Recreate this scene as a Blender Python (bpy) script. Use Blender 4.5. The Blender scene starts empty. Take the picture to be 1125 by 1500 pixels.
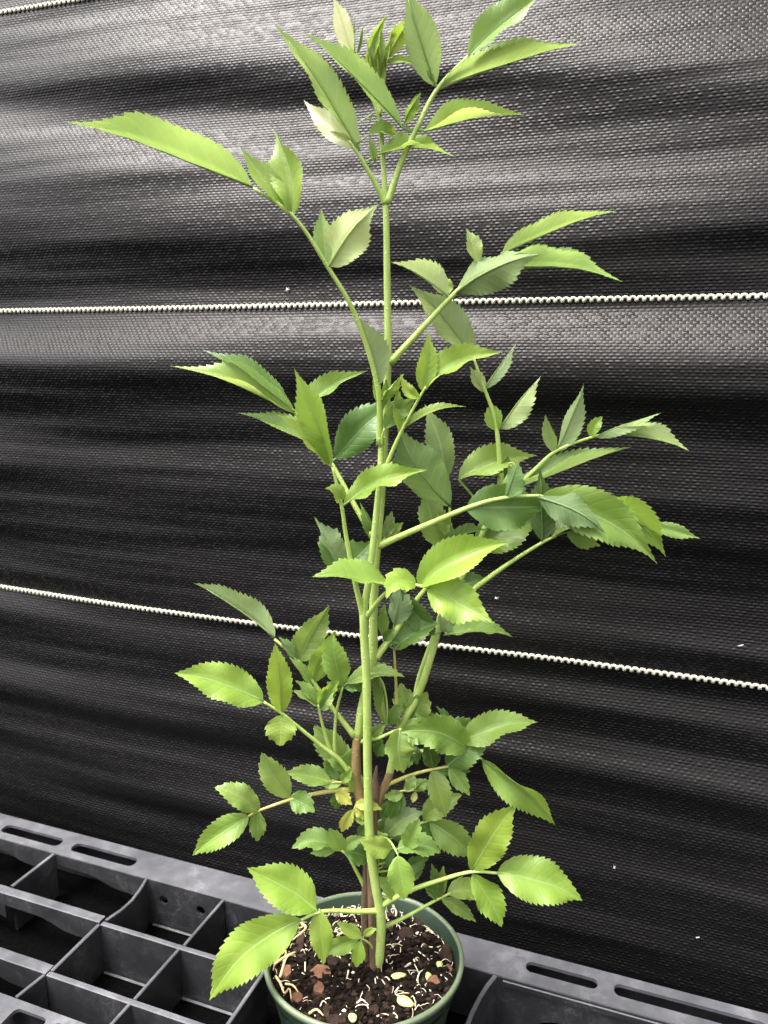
import bpy, bmesh, math, random
from mathutils import Vector, Matrix, noise

rad = math.radians
R = random.Random(7)
sc = bpy.context.scene
COL = sc.collection

# ------------------------------------------------------------------ camera
F = 1100.0                      # focal length in photo pixels (photo 1125 x 1500)
PITCH = rad(12.2)
cam_d = bpy.data.cameras.new('camera')
cam = bpy.data.objects.new('camera', cam_d)
COL.objects.link(cam)
cam.location = (0, 0, 0)
cam.rotation_euler = (math.pi/2 - PITCH, 0, 0)
cam_d.sensor_fit = 'VERTICAL'
cam_d.sensor_height = 36.0
cam_d.lens = 36.0*F/1500.0
cam_d.clip_start = 0.01
cam_d.clip_end = 50
cam_d.dof.use_dof = True
cam_d.dof.focus_distance = 0.45
cam_d.dof.aperture_fstop = 13.0
sc.camera = cam

# ------------------------------------------------------------------ light
SUN_EL, SUN_AZ = 68.0, 250.0    # elevation, direction the light comes from (0 = +Y, clockwise)
w = bpy.data.worlds.new('World')
sc.world = w
w.use_nodes = True
nt = w.node_tree
bg = nt.nodes['Background']
sky = nt.nodes.new('ShaderNodeTexSky')
sky.sky_type = 'NISHITA'
sky.sun_disc = False
sky.sun_elevation = rad(SUN_EL)
sky.sun_rotation = rad(SUN_AZ)
sky.air_density = 1.0
sky.dust_density = 6.0
sky.ozone_density = 1.0
hs = nt.nodes.new('ShaderNodeHueSaturation')     # overcast: nearly colourless sky
hs.inputs['Saturation'].default_value = 0.10
nt.links.new(sky.outputs[0], hs.inputs['Color'])
nt.links.new(hs.outputs[0], bg.inputs['Color'])
bg.inputs['Strength'].default_value = 0.15
sun_d = bpy.data.lights.new('sun', 'SUN')
sun = bpy.data.objects.new('sun', sun_d)
COL.objects.link(sun)
sun_d.energy = 1.5
sun_d.angle = rad(24)
sun_d.color = (1.0, 0.965, 0.91)
az, el = rad(SUN_AZ), rad(SUN_EL)
sdir = Vector((math.sin(az)*math.cos(el), math.cos(az)*math.cos(el), math.sin(el)))
sun.rotation_euler = sdir.to_track_quat('Z', 'Y').to_euler()
sc.view_settings.view_transform = 'Standard'
sc.view_settings.look = 'None'
sc.view_settings.exposure = 2.2
sc.view_settings.gamma = 1.0
sc.render.engine = 'CYCLES'
sc.cycles.max_bounces = 8
sc.cycles.transmission_bounces = 6

# ------------------------------------------------------------------ helpers
def ray(x, y):
    a = (x-562.5)/F
    b = -(y-750.0)/F
    return Vector((a, math.cos(PITCH)+b*math.sin(PITCH), -math.sin(PITCH)+b*math.cos(PITCH)))
YC = 0.4185                     # distance of the main stem
KD = 0.00041
def at(x, y, d=0.0):            # d = photo pixels in front of the plane of the main stem
    r = ray(x, y)
    return r*((YC-d*KD)/r.y)
def px(p):                      # metres per photo pixel at p
    return (p.y*math.cos(PITCH)-p.z*math.sin(PITCH))/F
def tag(o, label=None, cat=None, group=None, kind=None):
    if label: o['label'] = label
    if cat: o['category'] = cat
    if group: o['group'] = group
    if kind: o['kind'] = kind
    return o
def mk(name, verts, faces, mat, parent=None, smooth=True):
    me = bpy.data.meshes.new(name)
    me.from_pydata([tuple(v) for v in verts], [], faces)
    if smooth:
        me.polygons.foreach_set('use_smooth', [True]*len(me.polygons))
    me.update()
    o = bpy.data.objects.new(name, me)
    COL.objects.link(o)
    if mat: me.materials.append(mat)
    if parent: o.parent = parent
    return o
def empty(name, loc=(0, 0, 0)):
    o = bpy.data.objects.new(name, None)
    o.empty_display_size = 0.02
    COL.objects.link(o)
    o.location = loc
    return o
def tube_geo(pts, rads, seg=8, V=None, Fc=None, cap=True):
    V = [] if V is None else V
    Fc = [] if Fc is None else Fc
    n = len(pts)
    up = None
    b0 = len(V)
    for i, p in enumerate(pts):
        t = (pts[min(i+1, n-1)]-pts[max(i-1, 0)]).normalized()
        if up is None:
            up = t.orthogonal().normalized()
        up = (up-t*up.dot(t)).normalized()
        s = t.cross(up)
        for k in range(seg):
            a = 2*math.pi*k/seg
            V.append(p+(up*math.cos(a)+s*math.sin(a))*rads[i])
    for i in range(n-1):
        for k in range(seg):
            a = b0+i*seg+k
            b = b0+i*seg+(k+1) % seg
            Fc.append((a, b, b+seg, a+seg))
    if cap:
        Fc.append(tuple(b0+k for k in range(seg))[::-1])
        Fc.append(tuple(b0+(n-1)*seg+k for k in range(seg)))
    return V, Fc
def spline(P, n):               # Catmull-Rom through P (vectors), n samples
    Q = [P[0]*2-P[1]]+list(P)+[P[-1]*2-P[-2]]
    L = [0]
    for i in range(len(P)-1):
        L.append(L[-1]+(P[i+1]-P[i]).length)
    out = []
    for k in range(n):
        s = L[-1]*k/(n-1)
        i = 0
        while i < len(P)-2 and s > L[i+1]: i += 1
        t = (s-L[i])/max(L[i+1]-L[i], 1e-9)
        a, b, c, d = Q[i], Q[i+1], Q[i+2], Q[i+3]
        out.append(0.5*((2*b)+(c-a)*t+(2*a-5*b+4*c-d)*t*t+(3*b-a-3*c+d)*t*t*t))
    return out

# ------------------------------------------------------------------ materials
def newmat(name):
    m = bpy.data.materials.new(name)
    m.use_nodes = True
    t = m.node_tree
    return m, t, t.nodes, t.links, t.nodes['Principled BSDF']
def nd(N, ty, **kw):
    n = N.new(ty)
    for k, v in kw.items():
        setattr(n, k, v)
    return n
def mth(N, Lk, op, a, b=None, c=None, clamp=False):
    n = N.new('ShaderNodeMath')
    n.operation = op
    n.use_clamp = clamp
    for i, v in enumerate((a, b, c)):
        if v is None: continue
        if isinstance(v, (int, float)): n.inputs[i].default_value = v
        else: Lk.new(v, n.inputs[i])
    return n.outputs[0]
def mixc(N, Lk, f, a, b, bt='MIX'):
    n = N.new('ShaderNodeMix')
    n.data_type = 'RGBA'
    n.blend_type = bt
    for i, v in ((0, f), (6, a), (7, b)):
        if isinstance(v, (int, float)): n.inputs[i].default_value = v
        elif isinstance(v, tuple): n.inputs[i].default_value = v if len(v) == 4 else v+(1,)
        else: Lk.new(v, n.inputs[i])
    return n.outputs[2]
def noise_n(N, Lk, scale, detail=3, rough=.55, vec=None):
    n = N.new('ShaderNodeTexNoise')
    n.inputs['Scale'].default_value = scale
    n.inputs['Detail'].default_value = detail
    n.inputs['Roughness'].default_value = rough
    if vec is not None: Lk.new(vec, n.inputs['Vector'])
    return n.outputs['Fac']
def ramp(N, Lk, fac, *stops):
    r = N.new('ShaderNodeValToRGB')
    els = r.color_ramp.elements
    while len(els) < len(stops): els.new(.5)
    for e_, (p, c) in zip(els, stops):
        e_.position = p
        e_.color = c if len(c) == 4 else c+(1,)
    Lk.new(fac, r.inputs[0])
    return r.outputs[0]

def leaf_material():
    m, t, N, Lk, P = newmat('leaf_blade')
    uv = nd(N, 'ShaderNodeUVMap', uv_map='UVMap').outputs[0]
    sp = N.new('ShaderNodeSeparateXYZ')
    Lk.new(uv, sp.inputs[0])
    au = mth(N, Lk, 'ABSOLUTE', mth(N, Lk, 'SUBTRACT', sp.outputs[0], .5))
    au = mth(N, Lk, 'MULTIPLY', au, 2.0)                       # 0 midrib .. 1 edge
    v = sp.outputs[1]
    oi = N.new('ShaderNodeObjectInfo')
    tc = N.new('ShaderNodeTexCoord').outputs['Object']
    # side veins: slanted lines running forward to the edge
    ph = mth(N, Lk, 'SUBTRACT', mth(N, Lk, 'MULTIPLY', v, 9.0), mth(N, Lk, 'MULTIPLY', mth(N, Lk, 'POWER', au, 1.3), 1.5))
    ph = mth(N, Lk, 'ADD', ph, mth(N, Lk, 'MULTIPLY', noise_n(N, Lk, 60, 2, .5, tc), .25))
    tri = mth(N, Lk, 'PINGPONG', ph, .5)
    vein = mth(N, Lk, 'SUBTRACT', 1.0, mth(N, Lk, 'MULTIPLY', tri, 9.0), clamp=True)
    mid = mth(N, Lk, 'SUBTRACT', 1.0, mth(N, Lk, 'MULTIPLY', au, 13.0), clamp=True)
    edge = mth(N, Lk, 'MULTIPLY', mth(N, Lk, 'SUBTRACT', au, .90), 10.0, clamp=True)
    n1 = noise_n(N, Lk, 45, 3, .55, tc)
    n2 = noise_n(N, Lk, 420, 2, .6, tc)
    var = ramp(N, Lk, n1, (.3, (.80, .84, .75)), (.7, (1.12, 1.08, 1.05)))
    up = mixc(N, Lk, 1.0, oi.outputs['Color'], var, 'MULTIPLY')
    pale = mixc(N, Lk, .5, oi.outputs['Color'], (.36, .48, .20))
    up = mixc(N, Lk, mth(N, Lk, 'MULTIPLY', vein, .12), up, pale)
    up = mixc(N, Lk, mth(N, Lk, 'MULTIPLY', mid, .8), up, pale)
    up = mixc(N, Lk, mth(N, Lk, 'MULTIPLY', edge, .35), up, pale)
    hu = N.new('ShaderNodeHueSaturation')
    hu.inputs['Saturation'].default_value = .84
    hu.inputs['Value'].default_value = 1.32
    Lk.new(oi.outputs['Color'], hu.inputs['Color'])
    under = hu.outputs[0]
    under = mixc(N, Lk, .6, under, var, 'MULTIPLY')
    under = mixc(N, Lk, mth(N, Lk, 'MULTIPLY', mth(N, Lk, 'MAXIMUM', mid, mth(N, Lk, 'MULTIPLY', vein, .45)), .5), under, mixc(N, Lk, .5, under, (.52, .60, .34)))
    geo = N.new('ShaderNodeNewGeometry')
    col = mixc(N, Lk, geo.outputs['Backfacing'], up, under)
    Lk.new(col, P.inputs['Base Color'])
    rg = mth(N, Lk, 'ADD', mth(N, Lk, 'MULTIPLY', geo.outputs['Backfacing'], .22), mth(N, Lk, 'ADD', .34, mth(N, Lk, 'MULTIPLY', n1, .12)))
    Lk.new(rg, P.inputs['Roughness'])
    P.inputs['Specular IOR Level'].default_value = .42
    h = mth(N, Lk, 'ADD', mth(N, Lk, 'MULTIPLY', mth(N, Lk, 'MAXIMUM', mth(N, Lk, 'MULTIPLY', vein, .35), mid), -.6), mth(N, Lk, 'MULTIPLY', n2, .35))
    h = mth(N, Lk, 'ADD', h, mth(N, Lk, 'MULTIPLY', n1, 1.5))
    h = mth(N, Lk, 'ADD', h, mth(N, Lk, 'MULTIPLY', mth(N, Lk, 'SMOOTH_MIN', tri, .3, .2), .55))
    bp = N.new('ShaderNodeBump')
    bp.inputs['Strength'].default_value = .38
    bp.inputs['Distance'].default_value = .0006
    Lk.new(h, bp.inputs['Height'])
    Lk.new(bp.outputs[0], P.inputs['Normal'])
    tr = N.new('ShaderNodeBsdfTranslucent')
    tcol = mixc(N, Lk, 1.0, col, (1.16, 1.10, .86), 'MULTIPLY')
    Lk.new(tcol, tr.inputs['Color'])
    Lk.new(bp.outputs[0], tr.inputs['Normal'])
    mx = N.new('ShaderNodeMixShader')
    mx.inputs[0].default_value = .47
    Lk.new(P.outputs[0], mx.inputs[1])
    Lk.new(tr.outputs[0], mx.inputs[2])
    Lk.new(mx.outputs[0], N['Material Output'].inputs['Surface'])
    return m
def stem_material(name, c1, c2, speck, rough=.45, bump=.0004, scale=260):
    m, t, N, Lk, P = newmat(name)
    tc = N.new('ShaderNodeTexCoord').outputs['Object']
    mp = N.new('ShaderNodeMapping')
    mp.inputs['Scale'].default_value = (1, 1, .22)
    Lk.new(tc, mp.inputs[0])
    a = noise_n(N, Lk, scale, 4, .6, mp.outputs[0])
    col = ramp(N, Lk, a, (.3, c1), (.72, c2))
    v = N.new('ShaderNodeTexVoronoi')
    v.inputs['Scale'].default_value = 330
    Lk.new(tc, v.inputs['Vector'])
    sp = mth(N, Lk, 'MULTIPLY', mth(N, Lk, 'SUBTRACT', .22, v.outputs['Distance']), 9.0, clamp=True)
    col = mixc(N, Lk, mth(N, Lk, 'MULTIPLY', sp, .7), col, speck)
    Lk.new(col, P.inputs['Base Color'])
    P.inputs['Roughness'].default_value = rough
    bp = N.new('ShaderNodeBump')
    bp.inputs['Strength'].default_value = .6
    bp.inputs['Distance'].default_value = bump
    Lk.new(mth(N, Lk, 'ADD', a, sp), bp.inputs['Height'])
    Lk.new(bp.outputs[0], P.inputs['Normal'])
    P.inputs['Subsurface Weight'].default_value = .0
    return m
def weave_material():
    m, t, N, Lk, P = newmat('woven_black_fabric')
    uv = nd(N, 'ShaderNodeUVMap', uv_map='UVMap').outputs[0]
    nz = N.new('ShaderNodeTexNoise')
    nz.inputs['Scale'].default_value = 38
    nz.inputs['Detail'].default_value = 2
    Lk.new(uv, nz.inputs['Vector'])
    wob = N.new('ShaderNodeVectorMath')
    wob.operation = 'MULTIPLY_ADD'
    Lk.new(nz.outputs['Color'], wob.inputs[0])
    wob.inputs[1].default_value = (.0016, .0010, 0)
    Lk.new(uv, wob.inputs[2])
    sp = N.new('ShaderNodeSeparateXYZ')
    Lk.new(wob.outputs[0], sp.inputs[0])
    pu, pv = .0044, .0022
    rowf = mth(N, Lk, 'DIVIDE', sp.outputs[1], pv)
    row = mth(N, Lk, 'FLOOR', rowf)
    uu = mth(N, Lk, 'ADD', mth(N, Lk, 'DIVIDE', sp.outputs[0], pu), mth(N, Lk, 'MULTIPLY', row, .5))
    cmb = N.new('ShaderNodeCombineXYZ')
    Lk.new(mth(N, Lk, 'FLOOR', uu), cmb.inputs[0])
    Lk.new(row, cmb.inputs[1])
    wn = nd(N, 'ShaderNodeTexWhiteNoise', noise_dimensions='2D')
    Lk.new(cmb.outputs[0], wn.inputs['Vector'])
    cell = wn.outputs['Value']
    su = mth(N, Lk, 'POWER', mth(N, Lk, 'SINE', mth(N, Lk, 'MULTIPLY', mth(N, Lk, 'FRACT', uu), math.pi)), .8)
    sv = mth(N, Lk, 'SINE', mth(N, Lk, 'MULTIPLY', mth(N, Lk, 'FRACT', rowf), math.pi))
    wv = mth(N, Lk, 'MULTIPLY', mth(N, Lk, 'MULTIPLY', su, sv), mth(N, Lk, 'ADD', .45, mth(N, Lk, 'MULTIPLY', cell, 1.05)))
    # long threads: stretched noise
    mp = N.new('ShaderNodeMapping')
    mp.inputs['Scale'].default_value = (6, 420, 1)
    Lk.new(uv, mp.inputs[0])
    th = noise_n(N, Lk, 1.0, 3, .6, mp.outputs[0])
    mp2 = N.new('ShaderNodeMapping')
    mp2.inputs['Scale'].default_value = (2.2, 26, 1)
    Lk.new(uv, mp2.inputs[0])
    st = noise_n(N, Lk, 1.0, 4, .6, mp2.outputs[0])
    fine = noise_n(N, Lk, 900, 2, .6, uv)
    col = ramp(N, Lk, st, (.3, (.0018, .0018, .0021)), (.75, (.0042, .0039, .0040)))
    col = mixc(N, Lk, mth(N, Lk, 'MULTIPLY', mth(N, Lk, 'SUBTRACT', fine, .52, clamp=True), 1.2, clamp=True), col, (.022, .020, .0195))
    Lk.new(col, P.inputs['Base Color'])
    Lk.new(mth(N, Lk, 'ADD', .27, mth(N, Lk, 'MULTIPLY', st, .20)), P.inputs['Roughness'])
    P.inputs['Specular IOR Level'].default_value = .165
    P.inputs['Specular Tint'].default_value = (1.0, .93, .90, 1)
    hgt = mth(N, Lk, 'ADD', mth(N, Lk, 'MULTIPLY', wv, .8), mth(N, Lk, 'ADD', mth(N, Lk, 'MULTIPLY', th, .5), mth(N, Lk, 'MULTIPLY', fine, .3)))
    bp = N.new('ShaderNodeBump')
    bp.inputs['Strength'].default_value = 1.0
    bp.inputs['Distance'].default_value = .00030
    Lk.new(hgt, bp.inputs['Height'])
    Lk.new(bp.outputs[0], P.inputs['Normal'])
    return m
def plain(name, c1, c2, rough=.5, scale=60, bump=.0, spec=.5, detail=5, bscale=None):
    m, t, N, Lk, P = newmat(name)
    tc = N.new('ShaderNodeTexCoord').outputs['Object']
    a = noise_n(N, Lk, scale, detail, .65, tc)
    Lk.new(ramp(N, Lk, a, (.32, c1), (.7, c2)), P.inputs['Base Color'])
    b = noise_n(N, Lk, bscale or scale*4, 4, .6, tc)
    Lk.new(mth(N, Lk, 'ADD', rough-.08, mth(N, Lk, 'MULTIPLY', b, .16)), P.inputs['Roughness'])
    P.inputs['Specular IOR Level'].default_value = spec
    if bump:
        bp = N.new('ShaderNodeBump')
        bp.inputs['Strength'].default_value = .6
        bp.inputs['Distance'].default_value = bump
        Lk.new(b, bp.inputs['Height'])
        Lk.new(bp.outputs[0], P.inputs['Normal'])
    return m
def tray_material(name='scuffed_black_plastic', g=1.0):
    m, t, N, Lk, P = newmat(name)
    tc = N.new('ShaderNodeTexCoord').outputs['Object']
    a = noise_n(N, Lk, 34, 6, .7, tc)
    col = ramp(N, Lk, a, (.34, (.016*g, .016*g, .018*g)), (.55, (.025*g, .0242*g, .027*g)), (.78, (.050*g, .0485*g, .053*g)))
    wv = N.new('ShaderNodeTexNoise')
    wv.inputs['Scale'].default_value = 55
    wv.inputs['Detail'].default_value = 5
    wv.inputs['Distortion'].default_value = 2.6
    Lk.new(tc, wv.inputs['Vector'])
    scr = mth(N, Lk, 'SUBTRACT', 1.0, mth(N, Lk, 'MULTIPLY', mth(N, Lk, 'ABSOLUTE', mth(N, Lk, 'SUBTRACT', wv.outputs['Fac'], .5)), 42.0), clamp=True)
    msk = mth(N, Lk, 'MULTIPLY', mth(N, Lk, 'SUBTRACT', a, .46, clamp=True), 4.5, clamp=True)
    col = mixc(N, Lk, mth(N, Lk, 'MULTIPLY', mth(N, Lk, 'MULTIPLY', scr, msk), .4), col, (.16, .155, .16))
    sp = noise_n(N, Lk, 700, 2, .5, tc)
    col = mixc(N, Lk, mth(N, Lk, 'MULTIPLY', mth(N, Lk, 'SUBTRACT', sp, .72, clamp=True), 4.0, clamp=True), col, (.3, .29, .28))
    Lk.new(col, P.inputs['Base Color'])
    Lk.new(mth(N, Lk, 'ADD', .26, mth(N, Lk, 'MULTIPLY', a, .30)), P.inputs['Roughness'])
    bp = N.new('ShaderNodeBump')
    bp.inputs['Strength'].default_value = .35
    bp.inputs['Distance'].default_value = .0005
    Lk.new(mth(N, Lk, 'ADD', a, mth(N, Lk, 'MULTIPLY', sp, .3)), bp.inputs['Height'])
    Lk.new(bp.outputs[0], P.inputs['Normal'])
    return m

M_LEAF = leaf_material()
M_STEM = stem_material('green_stem', (.21, .30, .055), (.345, .425, .130), (.46, .52, .26))
M_RACH = stem_material('leaf_stalk', (.25, .35, .06), (.36, .46, .13), (.42, .50, .2), scale=200)
M_RYEL = stem_material('yellow_leaf_stalk', (.26, .26, .05), (.36, .33, .09), (.36, .36, .12), scale=200)
M_WOOD = stem_material('woody_stem', (.11, .066, .022), (.25, .165, .062), (.32, .25, .13), rough=.75, bump=.0012, scale=150)
M_OLD = stem_material('old_bark', (.034, .019, .009), (.150, .086, .040), (.17, .12, .08), rough=.85, bump=.0030, scale=150)
M_WEAVE = weave_material()
M_TRAY = tray_material(g=.85)
M_WORN = tray_material('worn_grey_plastic', 2.7)
M_BENCH = plain('shade_black_bench_cloth', (.0012, .0012, .0012), (.0024, .0024, .0024), .9, 300, .0004, .0)  # black cloth, darkened further: shade inside the tray cells put into its colour
M_POT = plain('green_pot_plastic', (.010, .0205, .0115), (.015, .028, .0165), .42, 25, .0003, .3)
M_RIM = plain('green_pot_rim', (.070, .092, .052), (.105, .130, .078), .45, 40, .0003, .45)
M_CORD = plain('cream_thread', (.34, .325, .245), (.47, .45, .36), .7, 300, .0004, .3)
M_SOIL = plain('potting_soil', (.0022, .0018, .0015), (.009, .0062, .0046), .9, 220, .002, .05, bscale=600)
M_CRUMB = plain('soil_crumb', (.0022, .0018, .0015), (.014, .0092, .0066), .9, 300, .001, .06)
M_BARK = plain('bark_chip', (.085, .042, .026), (.165, .082, .050), .8, 170, .0012, .1)
M_BARKD = plain('dark_bark_chip', (.010, .0065, .005), (.036, .020, .014), .8, 170, .0012, .1)
M_ROOT = plain('pale_root_fibre', (.48, .40, .27), (.72, .65, .50), .6, 200, .0003, .4)
M_STRAW = plain('straw_fibre', (.34, .24, .11), (.55, .43, .22), .6, 200, .0003, .4)
M_PERL = plain('pale_grain', (.55, .50, .34), (.75, .72, .58), .7, 300, .0005, .3)
M_FLAKE = plain('yellow_flake', (.34, .36, .10), (.48, .48, .20), .5, 120, .0003, .4)
M_LINT = plain('white_lint', (.3, .3, .29), (.4, .4, .39), .8, 200)

# ------------------------------------------------------------------ backdrop fabric and bench
YAW = rad(19.6)
EU = Vector((math.cos(YAW), -math.sin(YAW), 0))   # along tray and fabric, to the right and nearer
EV = Vector((math.sin(YAW), math.cos(YAW), 0))    # away from the camera
ZB = -0.4765                                      # bench surface
ZTOP = -0.434                                     # tray top
VREF, LEAN = 0.540, math.tan(rad(9))
# fold profile: (height, half width, extra lean) of the soft folds running along the cloth
FOLDS = [(-.135, .110, -.10), (.36, .030, -.22), (.240, .040, .42), (.185, .014, -.34), (.138, .026, .44), (.072, .030, -.42),
         (.016, .017, .62), (-.030, .022, -.42), (-.098, .016, .26), (-.140, .026, -.22), (-.190, .016, .10), (-.225, .014, -.16),
         (-.252, .012, .22), (-.276, .012, -.26), (-.305, .012, .33), (-.335, .014, -.36), (-.37, .012, .22), (-.40, .015, -.16)]
def fold_off(u, z):
    o = 0.0
    for i, (zc, hw, a) in enumerate(FOLDS):
        k = a*1.3*(0.74+0.6*noise.noise(Vector((u*2.3+i*7.1, i*3.7, .3))))
        zz = zc+.020*noise.noise(Vector((u*1.9, i*5.3, 1.7)))-(.13*(u+.19) if zc > .1 else 0)
        o += k*hw*math.tanh((z-zz)/hw)*1.0
    o += .0045*noise.noise(Vector((u*3.1, z*17.0, 4.2)))+.0023*noise.noise(Vector((u*4.0, z*48.0, 9.2)))+.0007*noise.noise(Vector((u*8.0, z*110.0, 2.2)))
    return o
def wall_v(u, z):
    return VREF+(z+.2)*LEAN+fold_off(u, z)
def wall_p(u, z, off=0.0):
    return EU*u+EV*(wall_v(u, z)-off)+Vector((0, 0, z))
def wall_hit(x, y):
    r = ray(x, y)
    t = .6
    for _ in range(30):
        p = r*t
        u, v = p.dot(EU), p.dot(EV)
        t -= (v-wall_v(u, p.z))/r.dot(EV)
    return r*t
def build_fabric():
    u0, u1, z0, z1 = -1.7, 1.1, ZB+.001, .52
    nu, nz = 190, 420
    V, Fc, UV = [], [], []
    for j in range(nz+1):
        z = z0+(z1-z0)*j/nz
        for i in range(nu+1):
            u = u0+(u1-u0)*i/nu
            V.append(wall_p(u, z))
            UV.append((u, z*1.02))
    for j in range(nz):
        for i in range(nu):
            a = j*(nu+1)+i
            Fc.append((a, a+1, a+nu+2, a+nu+1))
    o = mk('backdrop_fabric', V, Fc, M_WEAVE)
    l = o.data.uv_layers.new(name='UVMap')
    for lp in o.data.loops:
        l.data[lp.index].uv = UV[lp.vertex_index]
    tag(o, kind='structure')
    return o
fabric = build_fabric()
def build_stripe(z):
    pts, rr = [], []
    pitch, amp, r = .0050, .00125, .00118
    n = int((1.05+1.65)/pitch*8)
    for i in range(n):
        u = -1.65+i*pitch/8
        ph = 2*math.pi*(i/8.0)+.5*noise.noise(Vector((u*20, z*9, 0)))
        s = math.tanh(2.2*math.sin(ph))
        zz = z+amp*s+.0012*noise.noise(Vector((u*4, z*3, 7.7)))
        du = -.0009*math.cos(ph)*0.6
        pts.append(wall_p(u+du, zz, .0006+.0005*abs(s)))
        rr.append(r*(1+.12*noise.noise(Vector((u*400, 1, z)))))
    V, Fc = tube_geo(pts, rr, 6)
    return mk('woven_stripe', V, Fc, M_CORD, fabric)
for x, y in ((60, 10), (562, 445), (562, 936)):
    build_stripe(wall_hit(x, y).z)
# bench top under the tray
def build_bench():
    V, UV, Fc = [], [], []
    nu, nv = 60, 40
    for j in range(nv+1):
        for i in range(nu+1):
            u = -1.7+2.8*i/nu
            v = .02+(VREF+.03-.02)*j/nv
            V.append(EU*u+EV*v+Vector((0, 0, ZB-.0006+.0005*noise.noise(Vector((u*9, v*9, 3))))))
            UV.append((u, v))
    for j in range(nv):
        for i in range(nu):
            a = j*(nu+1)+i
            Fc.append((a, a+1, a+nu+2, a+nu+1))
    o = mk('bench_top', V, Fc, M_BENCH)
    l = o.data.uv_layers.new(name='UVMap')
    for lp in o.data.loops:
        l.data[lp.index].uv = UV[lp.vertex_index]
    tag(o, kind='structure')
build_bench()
for x, y, s, lab in ((422, 425, .0022, 'feathery white lint fleck just above the middle white stripe'), (1085, 945, .0018, 'white lint smudge above the lowest stripe on the fabric'),
                     (745, 1265, .0016, 'white lint fleck above the drooping round ended leaflet'), (728, 876, .0016, 'white lint dot on fabric below the strong right leaf stalk'),
                     (900, 1270, .0014, 'faint lint fleck on fabric above the tray rim slots'), (1022, 1372, .0013, 'tiny lint speck on fabric close above the long rim slot')):
    p = wall_hit(x, y)
    u = p.dot(EU)
    V, Fc = [], []
    c = wall_p(u, p.z, .0004)
    for q in range(3):
        a = R.uniform(0, 6.28)
        dd = (EU*math.cos(a)+Vector((0, 0, math.sin(a))))*s
        tube_geo([c-dd-EV*.0004, c+EU*R.uniform(-.3, .3)*s-EV*.0008, c+dd-EV*.0002], [s*.12, s*.3, s*.1], 5, V, Fc)
    tag(mk('lint_fleck', V, Fc, M_LINT), lab, 'lint', 'lint flecks on the fabric')

# ------------------------------------------------------------------ tray
tray = empty('plant_tray', EU*-.3+EV*.4+Vector((0, 0, ZB)))
tag(tray, 'scuffed black plastic nursery tray with divided cells and slotted rim', 'tray')
tray_inv = Matrix.Translation(-tray.location)
def tw(u, v, z):                # tray coordinates -> local to the tray
    return EU*u+EV*v+Vector((0, 0, ZTOP+z))-tray.location
def board(name, line, th, zb, top=0.0, parent=None):
    """upright plastic divider along a line of (u, v); zb = lower edge (number or list)"""
    pts = [Vector((a, b, 0)) for a, b in line]
    n = len(pts)
    if not isinstance(zb, (list, tuple)): zb = [zb]*n
    V, Fc = [], []
    ch = min(.0006, th*.3)
    for i, p in enumerate(pts):
        t = (pts[min(i+1, n-1)]-pts[max(i-1, 0)]).normalized()
        s = Vector((-t.y, t.x, 0))
        for q, z in ((-th/2, zb[i]), (-th/2, top-ch), (-th/2+ch, top), (th/2-ch, top), (th/2, top-ch), (th/2, zb[i])):
            pp = p+s*q
            V.append(tw(pp.x, pp.y, z+(.0003*noise.noise(Vector((pp.x*60, pp.y*60, 0))) if z > -.005 else 0)))
    for i in range(n-1):
        for k in range(6):
            a, b = i*6+k, i*6+(k+1) % 6
            Fc.append((a, b, b+6, a+6))
    Fc.append((5, 4, 3, 2, 1, 0))
    m = (n-1)*6
    Fc.append((m, m+1, m+2, m+3, m+4, m+5))
    o = mk(name, V, Fc, M_TRAY, parent or tray, smooth=False)
    o.data.materials.append(M_WORN)          # the rubbed top edge
    for i in range(n-1):
        for k in (1, 2, 3): o.data.polygons[i*6+k].material_index = 1
    return o
def dense(a, b, n):
    return [(a[0]+(b[0]-a[0])*i/n, a[1]+(b[1]-a[1])*i/n) for i in range(n+1)]
def rrect(u0, u1, v0, v1, r, n=5):
    out = []
    for cx, cy, a0 in ((u1-r, v1-r, 0), (u0+r, v1-r, 90), (u0+r, v0+r, 180), (u1-r, v0+r, 270)):
        for k in range(n+1):
            a = rad(a0+90*k/n)
            out.append((cx+r*math.cos(a), cy+r*math.sin(a)))
    return out
def plate(name, outer, holes, th, fn):
    """flat plate with holes; fn(a, b, c) maps plate coordinates to the tray, c = depth below the face"""
    bm = bmesh.new()
    es = []
    for loop in [outer]+holes:
        vs = [bm.verts.new((a, b, 0)) for a, b in loop]
        for i in range(len(vs)):
            es.append(bm.edges.new((vs[i], vs[(i+1) % len(vs)])))
    bmesh.ops.triangle_fill(bm, use_beauty=True, edges=es)
    fs = list(bm.faces)
    ex = bmesh.ops.extrude_face_region(bm, geom=fs)
    for v in ex['geom']:
        if isinstance(v, bmesh.types.BMVert): v.co.z = -th
    bmesh.ops.recalc_face_normals(bm, faces=bm.faces)
    for v in bm.verts:
        v.co = fn(v.co.x, v.co.y, v.co.z)
    bmesh.ops.recalc_face_normals(bm, faces=bm.faces)
    me = bpy.data.meshes.new(name)
    bm.to_mesh(me)
    bm.free()
    me.materials.append(M_WORN if 'flange' in name else M_TRAY)
    o = bpy.data.objects.new(name, me)
    COL.objects.link(o)
    o.parent = tray
    return o
ZF = ZB-ZTOP+.0005               # lower edge of the dividers
U0, U1 = -.66, .16
slots = [rrect(-.623, -.553, .460, .471, .005), rrect(-.541, -.474, .460, .471, .005), rrect(-.461, -.394, .460, .471, .005),
         rrect(-.058, -.008, .463, .4725, .0045), rrect(.003, .100, .463, .4735, .0045)]
outer = dense((U0, .4525), (U1, .4525), 30)+dense((U1, .4815), (U0, .4815), 30)
plate('rim_flange', outer, slots, .0026, lambda a, b, c: tw(a, b, c))
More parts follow.
